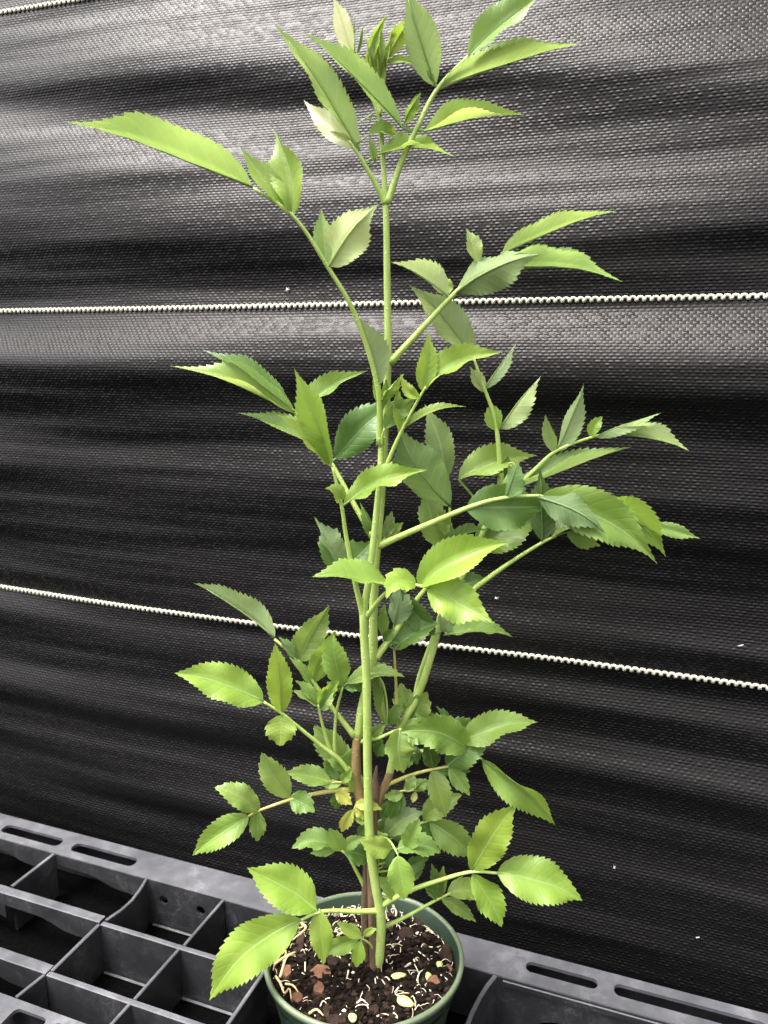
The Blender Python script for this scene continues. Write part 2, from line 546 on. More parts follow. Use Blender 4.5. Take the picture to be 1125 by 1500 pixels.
board('outer_skirt', dense((U0, .4802), (U1, .4802), 4), .0022, ZF, -.0030)
# back wall under the rim, cell by cell
def scallop(u0, u1, v, n=26, th=.0022):
    ln = dense((u0, v), (u1, v), n)
    zb = []
    for i in range(n+1):
        s = i/n
        e = 1/(1+math.exp(-(s-.52)*16))
        zb.append(-(.0115+.008*e+.004*max(0, s-.82)/.18))
    return ln, zb
VB = .4535
for u0, u1 in ((-.565, -.4715), (-.4685, -.3745)):
    ln, zb = scallop(u0, u1, VB)
    board('wall_panel', ln, .0022, zb, -.0001)
def circ(cx, cy, r, n=14):
    return [(cx+r*math.cos(2*math.pi*k/n), cy+r*math.sin(2*math.pi*k/n)) for k in range(n)]
plate('wall_panel', [(-.3715, ZF), (-.3005, ZF), (-.3005, -.0001), (-.3715, -.0001)], [circ(-.357, -.0165, .0042), circ(-.321, -.0165, .0042)], .0022,
      lambda a, b, c: tw(a, VB-.0011-c, b))
board('wall_panel', dense((-.2975, VB), (-.079, VB), 6), .0022, ZF, -.0001)
ln = dense((-.0765, VB), (.155, VB), 40)
zb = [(ZF if a < -.056 else max(ZF, -.024-.0185*math.exp(-((a+.056)/.010)))) for a, b in ln]
board('wall_panel', ln, .0022, zb, -.0001)
board('wall_lip', dense((-.0715, VB-.0022), (.155, VB-.0022), 4), .0014, -.006, -.0018)
# dividers across
board('divider', [(-.4700, .4520), (-.4725, .4075)], .0030, ZF)
board('divider', [(-.3730, .4520), (-.3700, .4400), (-.3685, .4280), (-.3695, .4160), (-.3735, .4025)], .0026, ZF)
board('divider', [(-.2990, .4520), (-.3015, .4012)], .0026, ZF)
board('divider', [(-.3755, .3970), (-.3770, .3495)], .0030, ZF)
board('divider', [(-.3030, .3970), (-.3058, .3492)], .0026, ZF)
board('divider', [(-.2335, .4012), (-.2375, .3000)], .0028, ZF)
board('divider', [(-.3795, .3448), (-.3835, .3235)], .0026, ZF)
board('divider', [(-.3065, .3448), (-.3095, .3000)], .0026, ZF)
board('divider', [(-.0770, .4520), (-.0805, .4420), (-.0835, .4300), (-.0858, .4160), (-.0868, .4000), (-.0860, .3800), (-.0820, .3600), (-.0740, .3400)], .0032, ZF)
# dividers along
ln, zb = scallop(-.472, -.3765, .4025)
board('cell_wall', ln, .0075, zb)
ln, zb = scallop(-.572, -.4722, .4025)
board('cell_wall', ln, .0075, zb)
board('cell_wall', dense((-.3740, .3992), (-.2352, .3992), 6), .0040, ZF)
ln, zb = scallop(-.480, -.3788, .3500)
board('cell_wall', ln, .0085, zb)
board('cell_wall', dense((-.3775, .3471), (-.2385, .3471), 6), .0042, ZF)
# front rim, low on the left
plate('front_flange', dense((-.60, .3225), (-.312, .3225), 8)+dense((-.312, .262), (-.60, .262), 8),
      [rrect(-.376, -.349, .2990, .3170, .004), rrect(-.343, -.316, .2990, .3170, .004), rrect(-.45, -.39, .2990, .3170, .004)], .0026, lambda a, b, c: tw(a, b, c))
board('wall_panel', dense((-.60, .3212), (-.312, .3212), 4), .0022, ZF, -.0028)
plate('front_flange', dense((-.3115, .290), (U1, .290), 8)+dense((U1, .262), (-.3115, .262), 8), [rrect(-.28+.09*k, -.22+.09*k, .270, .281, .004) for k in range(4)], .0026, lambda a, b, c: tw(a, b, c))
board('outer_skirt', dense((U0, .2632), (U1, .2632), 4), .0022, ZF, -.0030)
board('wall_panel', dense((-.312, .2885), (U1-.002, .2885), 4), .0022, ZF, -.0028)
plate('front_flange', dense((U0, .3225), (-.6005, .3225), 2)+dense((-.6005, .262), (U0, .262), 2), [], .0026, lambda a, b, c: tw(a, b, c))
board('outer_skirt', [(U0+.0012, .265), (U0+.0012, .4790)], .0022, ZF, -.0001)
board('outer_skirt', [(U1-.0012, .2915), (U1-.0012, .4510)], .0022, ZF, -.0001)
board('divider', [(-.5675, .4520), (-.5700, .4075)], .0030, ZF)
board('cell_wall', dense((-.656, .4025), (-.5735, .4025), 4), .0075, -.02)
board('cell_wall', dense((-.656, .3500), (-.4805, .3500), 4), .0085, -.02)
board('divider', [(-.0735, .3390), (-.0720, .2905)], .0030, ZF)
# thin ledges on the floor of the cells
for u0, u1, v in ((-.3745, -.3035, .3945), (-.3035, -.236, .3945), (-.370, -.300, .4495)):
    board('floor_ledge', [(u0+.002, v+.001), (u1-.002, v+.001)], .0022, ZF, ZF+.0012)

# ------------------------------------------------------------------ pot, soil
TILT = rad(6.0)
RIMC = Vector((-.0131, .4215, -.3865))
POTM = Matrix.Translation(RIMC) @ Matrix.Rotation(-TILT, 4, 'X')
def lathe(prof, seg=96):
    V, Fc = [], []
    for r, z in prof:
        for k in range(seg):
            a = 2*math.pi*k/seg
            V.append(Vector((r*math.cos(a), r*math.sin(a), z)))
    for i in range(len(prof)-1):
        for k in range(seg):
            a, b = i*seg+k, i*seg+(k+1) % seg
            Fc.append((a, b, b+seg, a+seg))
    return V, Fc
pot = empty('nursery_pot')
pot.matrix_world = POTM @ Matrix.Translation((0, 0, -.086))
tag(pot, 'round dark green plastic nursery pot filled with soil', 'pot')
PZ = .086
V, Fc = lathe([(.0005, .0006), (.043, .0006), (.046, .0026), (.0595, PZ-.016), (.0605, PZ-.0142), (.0612, PZ-.0135), (.0618, PZ-.012), (.0629, PZ-.002), (.0625, PZ-.0015), (.0620, PZ-.002), (.0598, PZ-.018), (.044, .004), (.0005, .0035)])
o = mk('wall', V, Fc, M_POT, pot)
V, Fc = lathe([(.0622, PZ-.0046), (.0640, PZ-.0046), (.0652, PZ-.0040), (.0656, PZ-.0018), (.0653, PZ-.0006), (.0640, PZ), (.0630, PZ-.0004), (.0624, PZ-.0016), (.0621, PZ-.0036), (.0622, PZ-.0046)])
for v in V:
    k = .00035*noise.noise(Vector((v.x*60, v.y*60, 5)))
    v.x += v.x*k*8; v.y += v.y*k*8; v.z += k
o = mk('rim', V, Fc, M_RIM, pot)
SOILZ = -.0115
def soil_h(x, y):
    r = math.hypot(x, y)
    return SOILZ+.0034*noise.noise(Vector((x*75, y*75, 3)))+.0016*noise.noise(Vector((x*230, y*230, 8)))-.0015*(r/.059)**2+.002*math.exp(-((x-.006)**2+(y-.0)**2)/.0004)
V, Fc = [Vector((0, 0, soil_h(0, 0)))], []
rings, seg = 44, 110
for i in range(1, rings+1):
    r = .0608*i/rings
    for k in range(seg):
        a = 2*math.pi*k/seg
        x, y = r*math.cos(a), r*math.sin(a)
        V.append(Vector((x, y, soil_h(x, y))))
for k in range(seg):
    Fc.append((0, 1+k, 1+(k+1) % seg))
for i in range(rings-1):
    for k in range(seg):
        a, b = 1+i*seg+k, 1+i*seg+(k+1) % seg
        Fc.append((a, a+seg, b+seg, b))
b0 = len(V)                      # body of the soil down to the floor of the pot
for k in range(seg):
    a = 2*math.pi*k/seg
    V.append(Vector((.0445*math.cos(a), .0445*math.sin(a), -.081)))
for k in range(seg):
    a, b = 1+(rings-1)*seg+k, 1+(rings-1)*seg+(k+1) % seg
    Fc.append((a, b0+k, b0+(k+1) % seg, b))
soil = mk('potting_soil', V, Fc, M_SOIL)
soil.matrix_world = POTM
tag(soil, 'dark crumbly potting soil filling the green pot', 'soil')
def chunk(V, Fc, c, s, rot=None, flat=1.0):
    n0 = len(V)
    t = (1+5**.5)/2
    ico = [(-1, t, 0), (1, t, 0), (-1, -t, 0), (1, -t, 0), (0, -1, t), (0, 1, t), (0, -1, -t), (0, 1, -t), (t, 0, -1), (t, 0, 1), (-t, 0, -1), (-t, 0, 1)]
    f = [(0, 11, 5), (0, 5, 1), (0, 1, 7), (0, 7, 10), (0, 10, 11), (1, 5, 9), (5, 11, 4), (11, 10, 2), (10, 7, 6), (7, 1, 8), (3, 9, 4), (3, 4, 2), (3, 2, 6), (3, 6, 8), (3, 8, 9), (4, 9, 5), (2, 4, 11), (6, 2, 10), (8, 6, 7), (9, 8, 1)]
    m = Matrix.Rotation(R.uniform(0, 6.28), 3, Vector((R.uniform(-1, 1), R.uniform(-1, 1), R.uniform(-1, 1))).normalized())
    sx, sy, sz = R.uniform(.7, 1.4), R.uniform(.6, 1.1), R.uniform(.5, .9)*flat
    for p in ico:
        q = m @ Vector(p)*R.uniform(.38, .62)
        V.append(Vector((q.x*sx*s, q.y*sy*s, q.z*sz*s))+c)
    Fc.extend(tuple(n0+i for i in q) for q in f)
def scatter(name, mat, n, smin, smax, lift=.3, avoid=0):
    V, Fc = [], []
    for _ in range(n):
        r = .0598*math.sqrt(R.random())
        a = R.uniform(0, 6.283)
        x, y = r*math.cos(a), r*math.sin(a)
        s = smin+(smax-smin)*R.random()**2.5
        chunk(V, Fc, Vector((x, y, soil_h(x, y)+s*lift)), s)
    o = mk(name, V, Fc, mat, None, smooth=False)
    o.matrix_world = POTM
    return o
tag(scatter('soil_crumbs', M_CRUMB, 2600, .0008, .0030), 'loose dark crumbs lying on the potting soil', 'crumbs', kind='stuff')
tag(scatter('bark_crumbs', M_BARKD, 700, .0010, .0032), 'small reddish bark crumbs mixed in the potting soil', 'crumbs', kind='stuff')
tag(scatter('pale_grains', M_PERL, 150, .0005, .0014, .5), 'small pale grains sprinkled over the potting soil', 'grains', kind='stuff')
POTI = POTM.inverted()
def on_soil(x, y):               # photo pixel -> point on the soil, in pot coordinates
    o = POTI @ Vector((0, 0, 0))
    d = (POTI.to_3x3() @ ray(x, y))
    t = (SOILZ-o.z)/d.z
    p = o+d*t
    return p
# bark chips one can pick out
chips = [(468, 1427, 17, 12, 0, M_BARK, 'largest flat orange brown bark chip lying on the soil'),
         (468, 1453, 9, 7, 20, M_BARK, 'small angular orange brown bark chip below the largest chip'),
         (437, 1392, 9, 17, -15, M_BARKD, 'upright slab of purplish bark beside the pale straw fibres'),
         (420, 1427, 8, 9, 10, M_BARK, 'blunt brown bark chip between straw fibres and largest chip'),
         (436, 1464, 10, 7, -10, M_BARK, 'brown bark chip touching a pale root tuft near the rim'),
         (468, 1466, 12, 6, 35, M_BARKD, 'long dark bark sliver leaning below the small orange chip'),
         (492, 1494, 18, 6, -8, M_BARKD, 'long brown bark strip lying along the front rim'),
         (487, 1411, 9, 8, 0, M_BARKD, 'dark grey bark lump beside the downward hanging leaflet'),
         (496, 1327, 13, 8, 0, M_BARKD, 'dark bark chunk against the back rim of the pot'),
         (594, 1372, 14, 11, -20, M_BARKD, 'big dark reddish bark lump right of the stems'),
         (593, 1327, 9, 6, 0, M_BARK, 'brown bark knob at the back rim right of the stems'),
         (613, 1349, 10, 8, 15, M_BARKD, 'dark bark chip under the slanting leaf stalk'),
         (635, 1441, 10, 8, 0, M_BARK, 'ragged orange bark chip near the right rim'),
         (658, 1417, 6, 5, 0, M_BARK, 'tiny curled tan bark chip touching the right rim'),
         (548, 1478, 9, 6, 0, M_BARKD, 'flat brown bark chip in the bare soil in front'),
         (478, 1484, 6, 9, 10, M_BARKD, 'short stubby bark chip beside a looped pale root'),
         (655, 1400, 9, 12, 20, M_BARKD, 'dark bark piece standing against the right rim')]
for x, y, a, b, rot, mat, lab in chips:
    c = on_soil(x, y)
    k = .00044
    bm = bmesh.new()
    n = 9
    top, bot = [], []
    h = R.uniform(.0016, .0030)
    for i in range(n):
        an = 2*math.pi*i/n+R.uniform(-.2, .2)
        rr = R.uniform(.75, 1.12)
        X, Y = a*k*rr*math.cos(an), b*k*1.35*rr*math.sin(an)
        ca, sa = math.cos(rad(rot)), math.sin(rad(rot))
        X, Y = X*ca-Y*sa, X*sa+Y*ca
        top.append(bm.verts.new((X*.92, Y*.92, h+R.uniform(-.0005, .0005)+Y*.25)))
        bot.append(bm.verts.new((X*1.05, Y*1.05, -.0025)))
    ct = bm.verts.new((R.uniform(-.001, .001), 0, h+R.uniform(.0001, .0008)))
    for i in range(n):
        j = (i+1) % n
        bm.faces.new((top[i], top[j], ct))
        bm.faces.new((bot[i], bot[j], top[j], top[i]))
    bm.faces.new(bot[::-1])
    bmesh.ops.recalc_face_normals(bm, faces=bm.faces)
    me = bpy.data.meshes.new('bark_chip')
    bm.to_mesh(me); bm.free()
    me.materials.append(mat)
    o = bpy.data.objects.new('bark_chip', me)
    COL.objects.link(o)
    o.matrix_world = POTM @ Matrix.Translation((c.x, c.y, soil_h(c.x, c.y)+.0006))
    tag(o, lab, 'bark chip', 'bark chips on the soil')
# roots and straw
def fibre(V, Fc, P2, r):
    pts = []
    for (x, y, h) in P2:
        c = on_soil(x, y)
        q = math.hypot(c.x, c.y)
        if q > .0595:
            c *= .0595/q
        pts.append(Vector((c.x, c.y, soil_h(c.x, c.y)+h)))
    S = spline(pts, 4*len(pts))
    n = len(S)
    tube_geo(S, [r*(1-.55*i/(n-1)) for i in range(n)], 5, V, Fc)
V, Fc = [], []
known = [[(485, 1408, .002), (496, 1405, .004), (502, 1412, .001)], [(512, 1418, .002), (508, 1435, .004), (502, 1447, .001)],
         [(447, 1408, .002), (447, 1428, .002)], [(598, 1393, .002), (610, 1407, .004), (618, 1416, .001)], [(613, 1395, .003), (625, 1403, .003), (631, 1413, .001)],
         [(582, 1428, .001), (592, 1418, .002), (605, 1414, .002), (614, 1428, .001)], [(609, 1445, .001), (614, 1430, .004), (622, 1420, .001)],
         [(580, 1452, .001), (586, 1445, .004), (596, 1441, .001)], [(604, 1462, .001), (612, 1455, .004), (624, 1458, .001)], [(645, 1428, .003), (655, 1433, .002), (658, 1439, .001)],
         [(566, 1410, .003), (569, 1430, .001)], [(580, 1460, .003), (590, 1463, .003), (598, 1466, .001)], [(552, 1490, .003), (562, 1487, .003), (574, 1488, .001)],
         [(609, 1462, .002), (608, 1480, .001)], [(644, 1393, .004), (655, 1382, .003)], [(620, 1386, .004), (640, 1385, .003), (647, 1381, .001)],
         [(522, 1472, .002), (530, 1468, .004), (540, 1474, .001)], [(467, 1480, .001), (473, 1473, .005), (481, 1475, .001)], [(549, 1436, .001), (550, 1448, .001)],
         [(597, 1417, .001), (600, 1428, .001)], [(606, 1408, .003), (612, 1420, .001)]]
for k in known: fibre(V, Fc, [(a, b, c*.45) for a, b, c in k], R.uniform(.00045, .0007))
for _ in range(230):             # the felt of white roots, thickest at the back and left
    if R.random() < .55: x, y = R.uniform(400, 530), R.uniform(1322, 1400)
    else: x, y = R.uniform(400, 665), R.uniform(1325, 1490)
    a = R.uniform(0, 6.28)
    P2 = [(x, y, .0006)]
    for q in range(R.choice((2, 3, 3, 4))):
        L = R.uniform(2.5, 7)
        a += R.uniform(-.8, .8)
        x += L*math.cos(a); y += L*.7*math.sin(a)
        P2.append((x, y, R.uniform(.0004, .0030)))
    fibre(V, Fc, P2, R.uniform(.00018, .0005))
for _ in range(48):
    x, y = R.uniform(565, 662), R.uniform(1350, 1480)
    a = R.choice((.9, 1.1, 2.2, -.6))+R.uniform(-.5, .5)
    L = R.uniform(8, 22)
    fibre(V, Fc, [(x, y, .0006), (x+L*.5*math.cos(a), y+L*.4*math.sin(a), R.uniform(.0012, .0030)), (x+L*math.cos(a+.3), y+L*.75*math.sin(a+.3), .0008)], R.uniform(.00015, .0003))
for _ in range(26):              # white root tips against the back rim
    x = R.uniform(478, 620); y = R.uniform(1328, 1340)
    fibre(V, Fc, [(x, y+3, .0), (x+R.uniform(-4, 4), y, .004), (x+R.uniform(-6, 6), y-1, R.uniform(.004, .009))], R.uniform(.0003, .0007))
o = mk('root_fibres', V, Fc, M_ROOT)
o.matrix_world = POTM
tag(o, 'fine white roots matted over the potting soil', 'roots', kind='stuff')
V, Fc = [], []
for k in ([(401, 1418, .003), (418, 1408, .006), (433, 1403, .004)], [(410, 1432, .002), (420, 1415, .007), (432, 1405, .003)], [(404, 1432, .003), (411, 1448, .005), (417, 1458, .003), (424, 1456, .006), (427, 1466, .002)],
          [(418, 1445, .003), (430, 1450, .006), (440, 1461, .002)], [(404, 1380, .003), (402, 1400, .006), (400, 1425, .003)], [(412, 1372, .003), (428, 1358, .008), (445, 1352, .005)],
          [(410, 1385, .004), (425, 1375, .007), (447, 1362, .004)], [(440, 1360, .006), (448, 1368, .006), (430, 1382, .003)], [(520, 1370, .004), (500, 1375, .005), (493, 1374, .003)], [(415, 1392, .002), (419, 1400, .004), (414, 1410, .002)],
          [(453, 1484, .002), (464, 1486, .004), (474, 1491, .002)], [(405, 1410, .004), (409, 1390, .007), (420, 1368, .006)]):
    fibre(V, Fc, k, R.uniform(.0008, .0012))
o = mk('straw_fibres', V, Fc, M_STRAW)
o.matrix_world = POTM
tag(o, 'dry tan straw strands curled inside the left rim of the pot', 'straw', kind='stuff')
# pale flakes
for x, y, a, b, rot, lab in ((594, 1475, 13, 5.5, -25, 'large pale yellow flake on the soil near the front rim'), (584, 1434, 12, 3.5, 8, 'narrow green flake on the soil in front of the stem'),
                             (628, 1433, 5, 5, 0, 'small yellow seed on the soil by the ragged orange chip'), (644, 1416, 5, 4, 20, 'yellow seed close to the right rim of the pot'), (517, 1492, 6, 5, 30, 'pale yellow sprouting seed at the front rim')):
    c = on_soil(x, y)
    V, Fc = [], []
    n = 12
    k = .00043
    for j, (s, h) in enumerate(((1, -.0004), (1, .0006), (.55, .0016))):
        for i in range(n):
            an = 2*math.pi*i/n
            X = a*k*s*math.cos(an); Y = b*k*1.4*s*math.sin(an)*(1-.25*math.cos(an))
            ca, sa = math.cos(rad(rot)), math.sin(rad(rot))
            V.append(Vector((X*ca-Y*sa, X*sa+Y*ca, h)))
    for j in range(2):
        for i in range(n):
            p, q = j*n+i, j*n+(i+1) % n
            Fc.append((p, q, q+n, p+n))
    Fc.append(tuple(range(2*n, 3*n)))
    Fc.append(tuple(range(n))[::-1])
    o = mk('seed_flake', V, Fc, M_FLAKE)
    o.matrix_world = POTM @ Matrix.Translation((c.x, c.y, soil_h(c.x, c.y)+.0018)) @ Matrix.Rotation(.25, 4, 'X')
    tag(o, lab, 'flake', 'pale flakes on the soil')

# ------------------------------------------------------------------ the plant
plant = empty('shrub_seedling', at(552, 1428, 0))
tag(plant, 'bright green leafy shrub with toothed compound leaves growing from the green pot', 'plant')
PORG = plant.location.copy()
def rel(V): return [v-PORG for v in V]
STEMS = {}
def stem(key, pts, mat, name='stem', seg=12, nodes=()):
    """pts: (x, y, d, radius in photo pixels)"""
    P = [at(x, y, d) for x, y, d, r in pts]
    n = max(10, len(pts)*6)
    S = spline(P, n)
    rr = spline([Vector((r, 0, 0)) for x, y, d, r in pts], n)
    # radius follows the same arc-length position
    L = [0]
    for i in range(len(P)-1): L.append(L[-1]+(P[i+1]-P[i]).length)
    rads = []
    for k in range(n):
        s = L[-1]*k/(n-1)
        i = 0
        while i < len(P)-2 and s > L[i+1]: i += 1
        t = (s-L[i])/max(1e-9, L[i+1]-L[i])
        r = pts[i][3]*(1-t)+pts[i+1][3]*t
        for nx, ny in nodes:
            q = at(nx, ny, pts[i][2])
            r *= 1+.22*math.exp(-((S[k]-q).length/(6*px(q)))**2)
        r *= 1+.05*noise.noise(S[k]*90)
        rads.append(r*px(S[k]))
    V, Fc = tube_geo(S, rads, seg)
    o = mk(name, rel(V), Fc, mat, plant)
    STEMS[key] = (pts, S)
    return o
def stem_depth(key, x, y):
    pts, S = STEMS[key]
    best = None
    for i in range(len(pts)-1):
        a, b = pts[i], pts[i+1]
        ab = Vector((b[0]-a[0], b[1]-a[1])); ap = Vector((x-a[0], y-a[1]))
        t = max(0, min(1, ap.dot(ab)/max(1e-6, ab.length_squared)))
        d = (ap-ab*t).length
        if best is None or d < best[0]:
            best = (d, a[2]+(b[2]-a[2])*t)
    return best[1]

stem('OLD', [(551, 1440, 4, 10), (550, 1395, 3, 9), (546, 1300, 0, 8), (545, 1215, -3, 8.5), (548, 1165, -4, 8), (550, 1136, -6, 3.5), (552, 1122, -6, 1.5)], M_OLD, 'woody_stem')
stem('OLD2', [(537, 1412, -14, 8), (536, 1340, -14, 7.5), (537, 1290, -12, 7), (536, 1265, -10, 4)], M_OLD, 'woody_stem')
stem('S2B', [(545, 1215, -3, 7), (531, 1180, 0, 8), (523, 1140, 2, 7.5), (522, 1100, 3, 7), (524, 1078, 3, 6.8)], M_WOOD, 'woody_stem')
stem('S2', [(524, 1082, 3, 6.8), (531, 1035, 2, 7), (545, 970, 0, 6.8), (547, 900, -2, 6.8), (550, 820, -4, 6.6), (557, 740, -4, 6.4), (563, 640, -4, 6.0), (568, 530, -2, 5.6), (567, 400, 2, 5.2), (565, 300, 4, 4.6), (561, 235, 6, 3.5), (555, 170, 8, 3), (552, 120, 8, 2.4)],
     M_STEM, 'stem', nodes=((568, 532), (565, 299), (547, 965), (552, 800)))
stem('S2b', [(563, 250, 2, 2.2), (559, 190, 0, 2.6), (553, 140, -3, 2.4), (547, 98, -4, 1.8)], M_RACH, 'stem', 8)
stem('S1', [(552, 1420, 4, 5), (556, 1402, 10, 6.6), (558, 1345, 15, 7), (550, 1295, 18, 7), (542, 1235, 20, 6.8), (539, 1150, 22, 6.6), (537, 1000, 22, 6.4), (533, 905, 20, 6.2), (541, 845, 18, 5), (550, 765, 16, 4.8), (557, 690, 14, 4.6), (558, 640, 12, 4)],
     M_STEM, 'stem', nodes=((533, 905), (557, 1335), (558, 705)))
stem('S3B', [(549, 1185, -6, 6), (556, 1170, -8, 7), (566, 1148, -10, 6.4), (572, 1130, -11, 5.6)], M_WOOD, 'woody_stem')
stem('S3', [(570, 1136, -11, 5.6), (577, 1105, -13, 5.4), (590, 1060, -16, 5.6), (612, 1018, -20, 6), (632, 958, -24, 6), (647, 903, -28, 5.4), (664, 868, -30, 4.6), (690, 818, -34, 4.4), (718, 757, -36, 4.2), (731, 715, -36, 3.8), (733, 690, -34, 3.6)],
     M_STEM, 'stem', nodes=((645, 905),))

LTONE = {'b': (.240, .352, .056), 'm': (.188, .288, .062), 'd': (.098, .180, .036), 'p': (.290, .370, .125), 'y': (.360, .390, .075), 'g': (.160, .235, .075), 'w': (.62, .66, .45), 'k': (.070, .130, .028)}  # 'w': glare of overexposed leaves painted as a near-white leaf colour
LCOUNT = [0]
def leaflet(parent, B, Bp, bx, by, tx, ty, W, roll, fold, bow, dt, tone, d0):
    """one serrated blade; B = start of its stalk on the leaf stalk (world), base and tip in photo pixels, d0 = depth of the base"""
    LCOUNT[0] += 1
    rnd = random.Random(LCOUNT[0]*13+5)
    dx, dy = tx-bx, ty-by
    ln = math.hypot(dx, dy)
    nx, ny = dy/ln, -dx/ln        # left of the midrib, in photo pixels (y down)
    n_t = max(5, min(16, int(round(ln/9.5)))) if ln > 26 else 4
    mids = []
    NS = 60
    dip = rnd.uniform(-.03, .11)*ln
    for i in range(NS+1):
        s = i/NS
        k = 4*s*(1-s)
        q = bow*k
        tw_ = rnd_w = .018*ln*math.sin(s*5.0+LCOUNT[0])
        mids.append(at(bx+dx*s+nx*(q+tw_*s*(1-s)*4*.5), by+dy*s+ny*(q+tw_*s*(1-s)*4*.5), d0+dt*s+dip*k))
    def frame(s):
        i = min(NS-1, max(0, int(s*NS)))
        f = s*NS-i
        p = mids[i].lerp(mids[i+1], f)
        a, b = mids[max(0, i-1)], mids[min(NS, i+2)]
        t = (b-a).normalized()
        v = (-p).normalized()
        v = (v-t*v.dot(t)).normalized()
        n = v.cross(t).normalized()   # to the left of the midrib as the camera sees it
        return p, t, n, v
    length = sum((mids[i+1]-mids[i]).length for i in range(NS))
    a_, b_ = rnd.uniform(.70, .86), rnd.uniform(.96, 1.22)
    pk = a_/(a_+b_)
    young = by < 900 and W > 11
    tip0, tipk = (.66, .66) if young else (.80, .38)
    nrm = pk**a_*(1-pk)**b_
    def prof(s):
        s = max(0.0, min(1.0, s))
        w_ = s**a_*(1-s)**b_/nrm
        if s > tip0: w_ *= 1-tipk*((s-tip0)/(1-tip0))**.75
        return max(w_, .012)
    Wm = W*px(mids[NS//2])
    samples = []                  # (s, tooth factor, forward shift)
    for s in (0, .045, .09): samples.append((s, 1.0, 0))
    s0, s1 = .13, .95
    for k in range(n_t):
        w0 = (s1-s0)/n_t
        samples.append((s0+w0*k+.02*w0, .94, 0))
        samples.append((s0+w0*(k+.42), .995, 0))
        samples.append((s0+w0*(k+.80), 1.048, .28*w0))
    samples.append((.965, 1, 0)); samples.append((1.0, 1, 0))
    amp = min(1.0, 26.0/max(W, 1))
    us = (.30, .62, .86, 1.0)
    curl = rnd.uniform(-42, 4)
    wamp, wf, wp = rnd.uniform(.07, .20), rnd.uniform(1.2, 2.8), rnd.uniform(0, 6.28)
    twist = rnd.uniform(-24, 24)
    V, UV, Fc = [], [], []
    row = 2*len(us)+1
    for s, tf, fs in samples:
        p, t, n, v = frame(min(s, 1.0))
        wd = prof(s)*Wm
        left, right = [], []
        for sgn, store in ((1, left), (-1, right)):
            a0 = fold+sgn*(roll+twist*(s-.5)*2)
            off = Vector((0, 0, 0))
            pu = 0.0
            for u in us:
                um = (pu+u)/2
                a = rad(a0+curl*(um-.35))
                step = (u-pu)*wd
                if u == 1.0:
                    step += (tf-1.0)*amp*Wm*max(.25, prof(s))*1.3
                d = n*(sgn*math.cos(a))+v*math.sin(a)
                off = off+d*step
                pu = u
                nrmv = v*math.cos(a)-n*(sgn*math.sin(a))
                pos = p+off+nrmv*(wamp*wd*u*u*math.sin(s*6.283*wf+wp+(1.3 if sgn > 0 else 0)))
                if u == 1.0:
                    pos = pos+t*(fs*length)
                    pos = pos+nrmv*(.06*Wm*(tf-1.0)*3)
                store.append((pos, .5-sgn*.5*u, s))
        for q in reversed(left): V.append(q[0]); UV.append((q[1], q[2]))
        V.append(p-v*0.0); UV.append((.5, s))
        for q in right: V.append(q[0]); UV.append((q[1], q[2]))
    for i in range(len(samples)-1):
        for k in range(row-1):
            a = i*row+k
            Fc.append((a, a+1, a+row+1, a+row))
    nb = len(Fc)
    # stalk of the leaflet and raised midrib under the blade
    pts, rr = [], []
    r0 = max(1.1, min(2.6, W*.085))
    if (B-mids[0]).length > 1.2*px(B):
        pts += [B, B.lerp(mids[0], .5)]
        rr += [r0*1.1, r0*1.05]
    for s in (0, .1, .25, .45, .65, .85):
        p, t, n, v = frame(s)
        # push to the underside of the fold
        dn = -(v*math.cos(rad(roll))+n*(math.sin(rad(roll))))
        pts.append(p+dn*(r0*.35*px(p)))
        rr.append(r0*(1-s*.85))
    nv = len(V)
    tube_geo(pts, [r*px(p)*.8 for r, p in zip(rr, pts)], 6, V, Fc)
    UV += [(.5, .5)]*(len(V)-nv)
    o = mk('leaflet', rel(V), Fc, M_LEAF, parent)
    l = o.data.uv_layers.new(name='UVMap')
    for lp in o.data.loops:
        l.data[lp.index].uv = UV[lp.vertex_index]
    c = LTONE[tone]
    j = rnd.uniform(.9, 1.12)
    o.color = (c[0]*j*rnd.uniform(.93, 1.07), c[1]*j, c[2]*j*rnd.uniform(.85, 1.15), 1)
    return o
def leaf(key, pts, dd, r, lets, mat=None):
    """compound leaf: stalk through pts (photo pixels) starting on stem `key`, its far end dd pixels nearer; leaflets (bx,by,tx,ty,W,roll,fold,bow,dt,tone)"""
    if isinstance(key, str): d0 = stem_depth(key, *pts[0])
    else: d0 = key
    L = [0]
    for i in range(len(pts)-1): L.append(L[-1]+math.hypot(pts[i+1][0]-pts[i][0], pts[i+1][1]-pts[i][1]))
    ds = [d0+dd*l/L[-1] for l in L]
    P = [at(x, y, d) for (x, y), d in zip(pts, ds)]
    n = 6*len(P)
    S = spline(P, n)
    V, Fc = tube_geo(S, [r*(1.25-.65*i/(n-1))*px(S[i])*(1+.35*math.exp(-i/1.2)) for i in range(n)], 8)
    o = mk('leaf', rel(V), Fc, mat or M_RACH, plant)
    for (bx, by, tx, ty, W, roll, fold, bow, dt, tone) in lets:
        best = None
        for i in range(len(pts)-1):
            a, b = Vector(pts[i]), Vector(pts[i+1])
            ab = b-a
            t = max(0, min(1, (Vector((bx, by))-a).dot(ab)/max(1e-6, ab.length_squared)))
            q = a+ab*t
            e = (q-Vector((bx, by))).length
            if best is None or e < best[0]:
                best = (e, q, ds[i]+(ds[i+1]-ds[i])*t)
        B = at(best[1].x, best[1].y, best[2])
        leaflet(o, B, None, bx, by, tx, ty, W, roll, fold, bow, dt, tone, best[2])
    return o

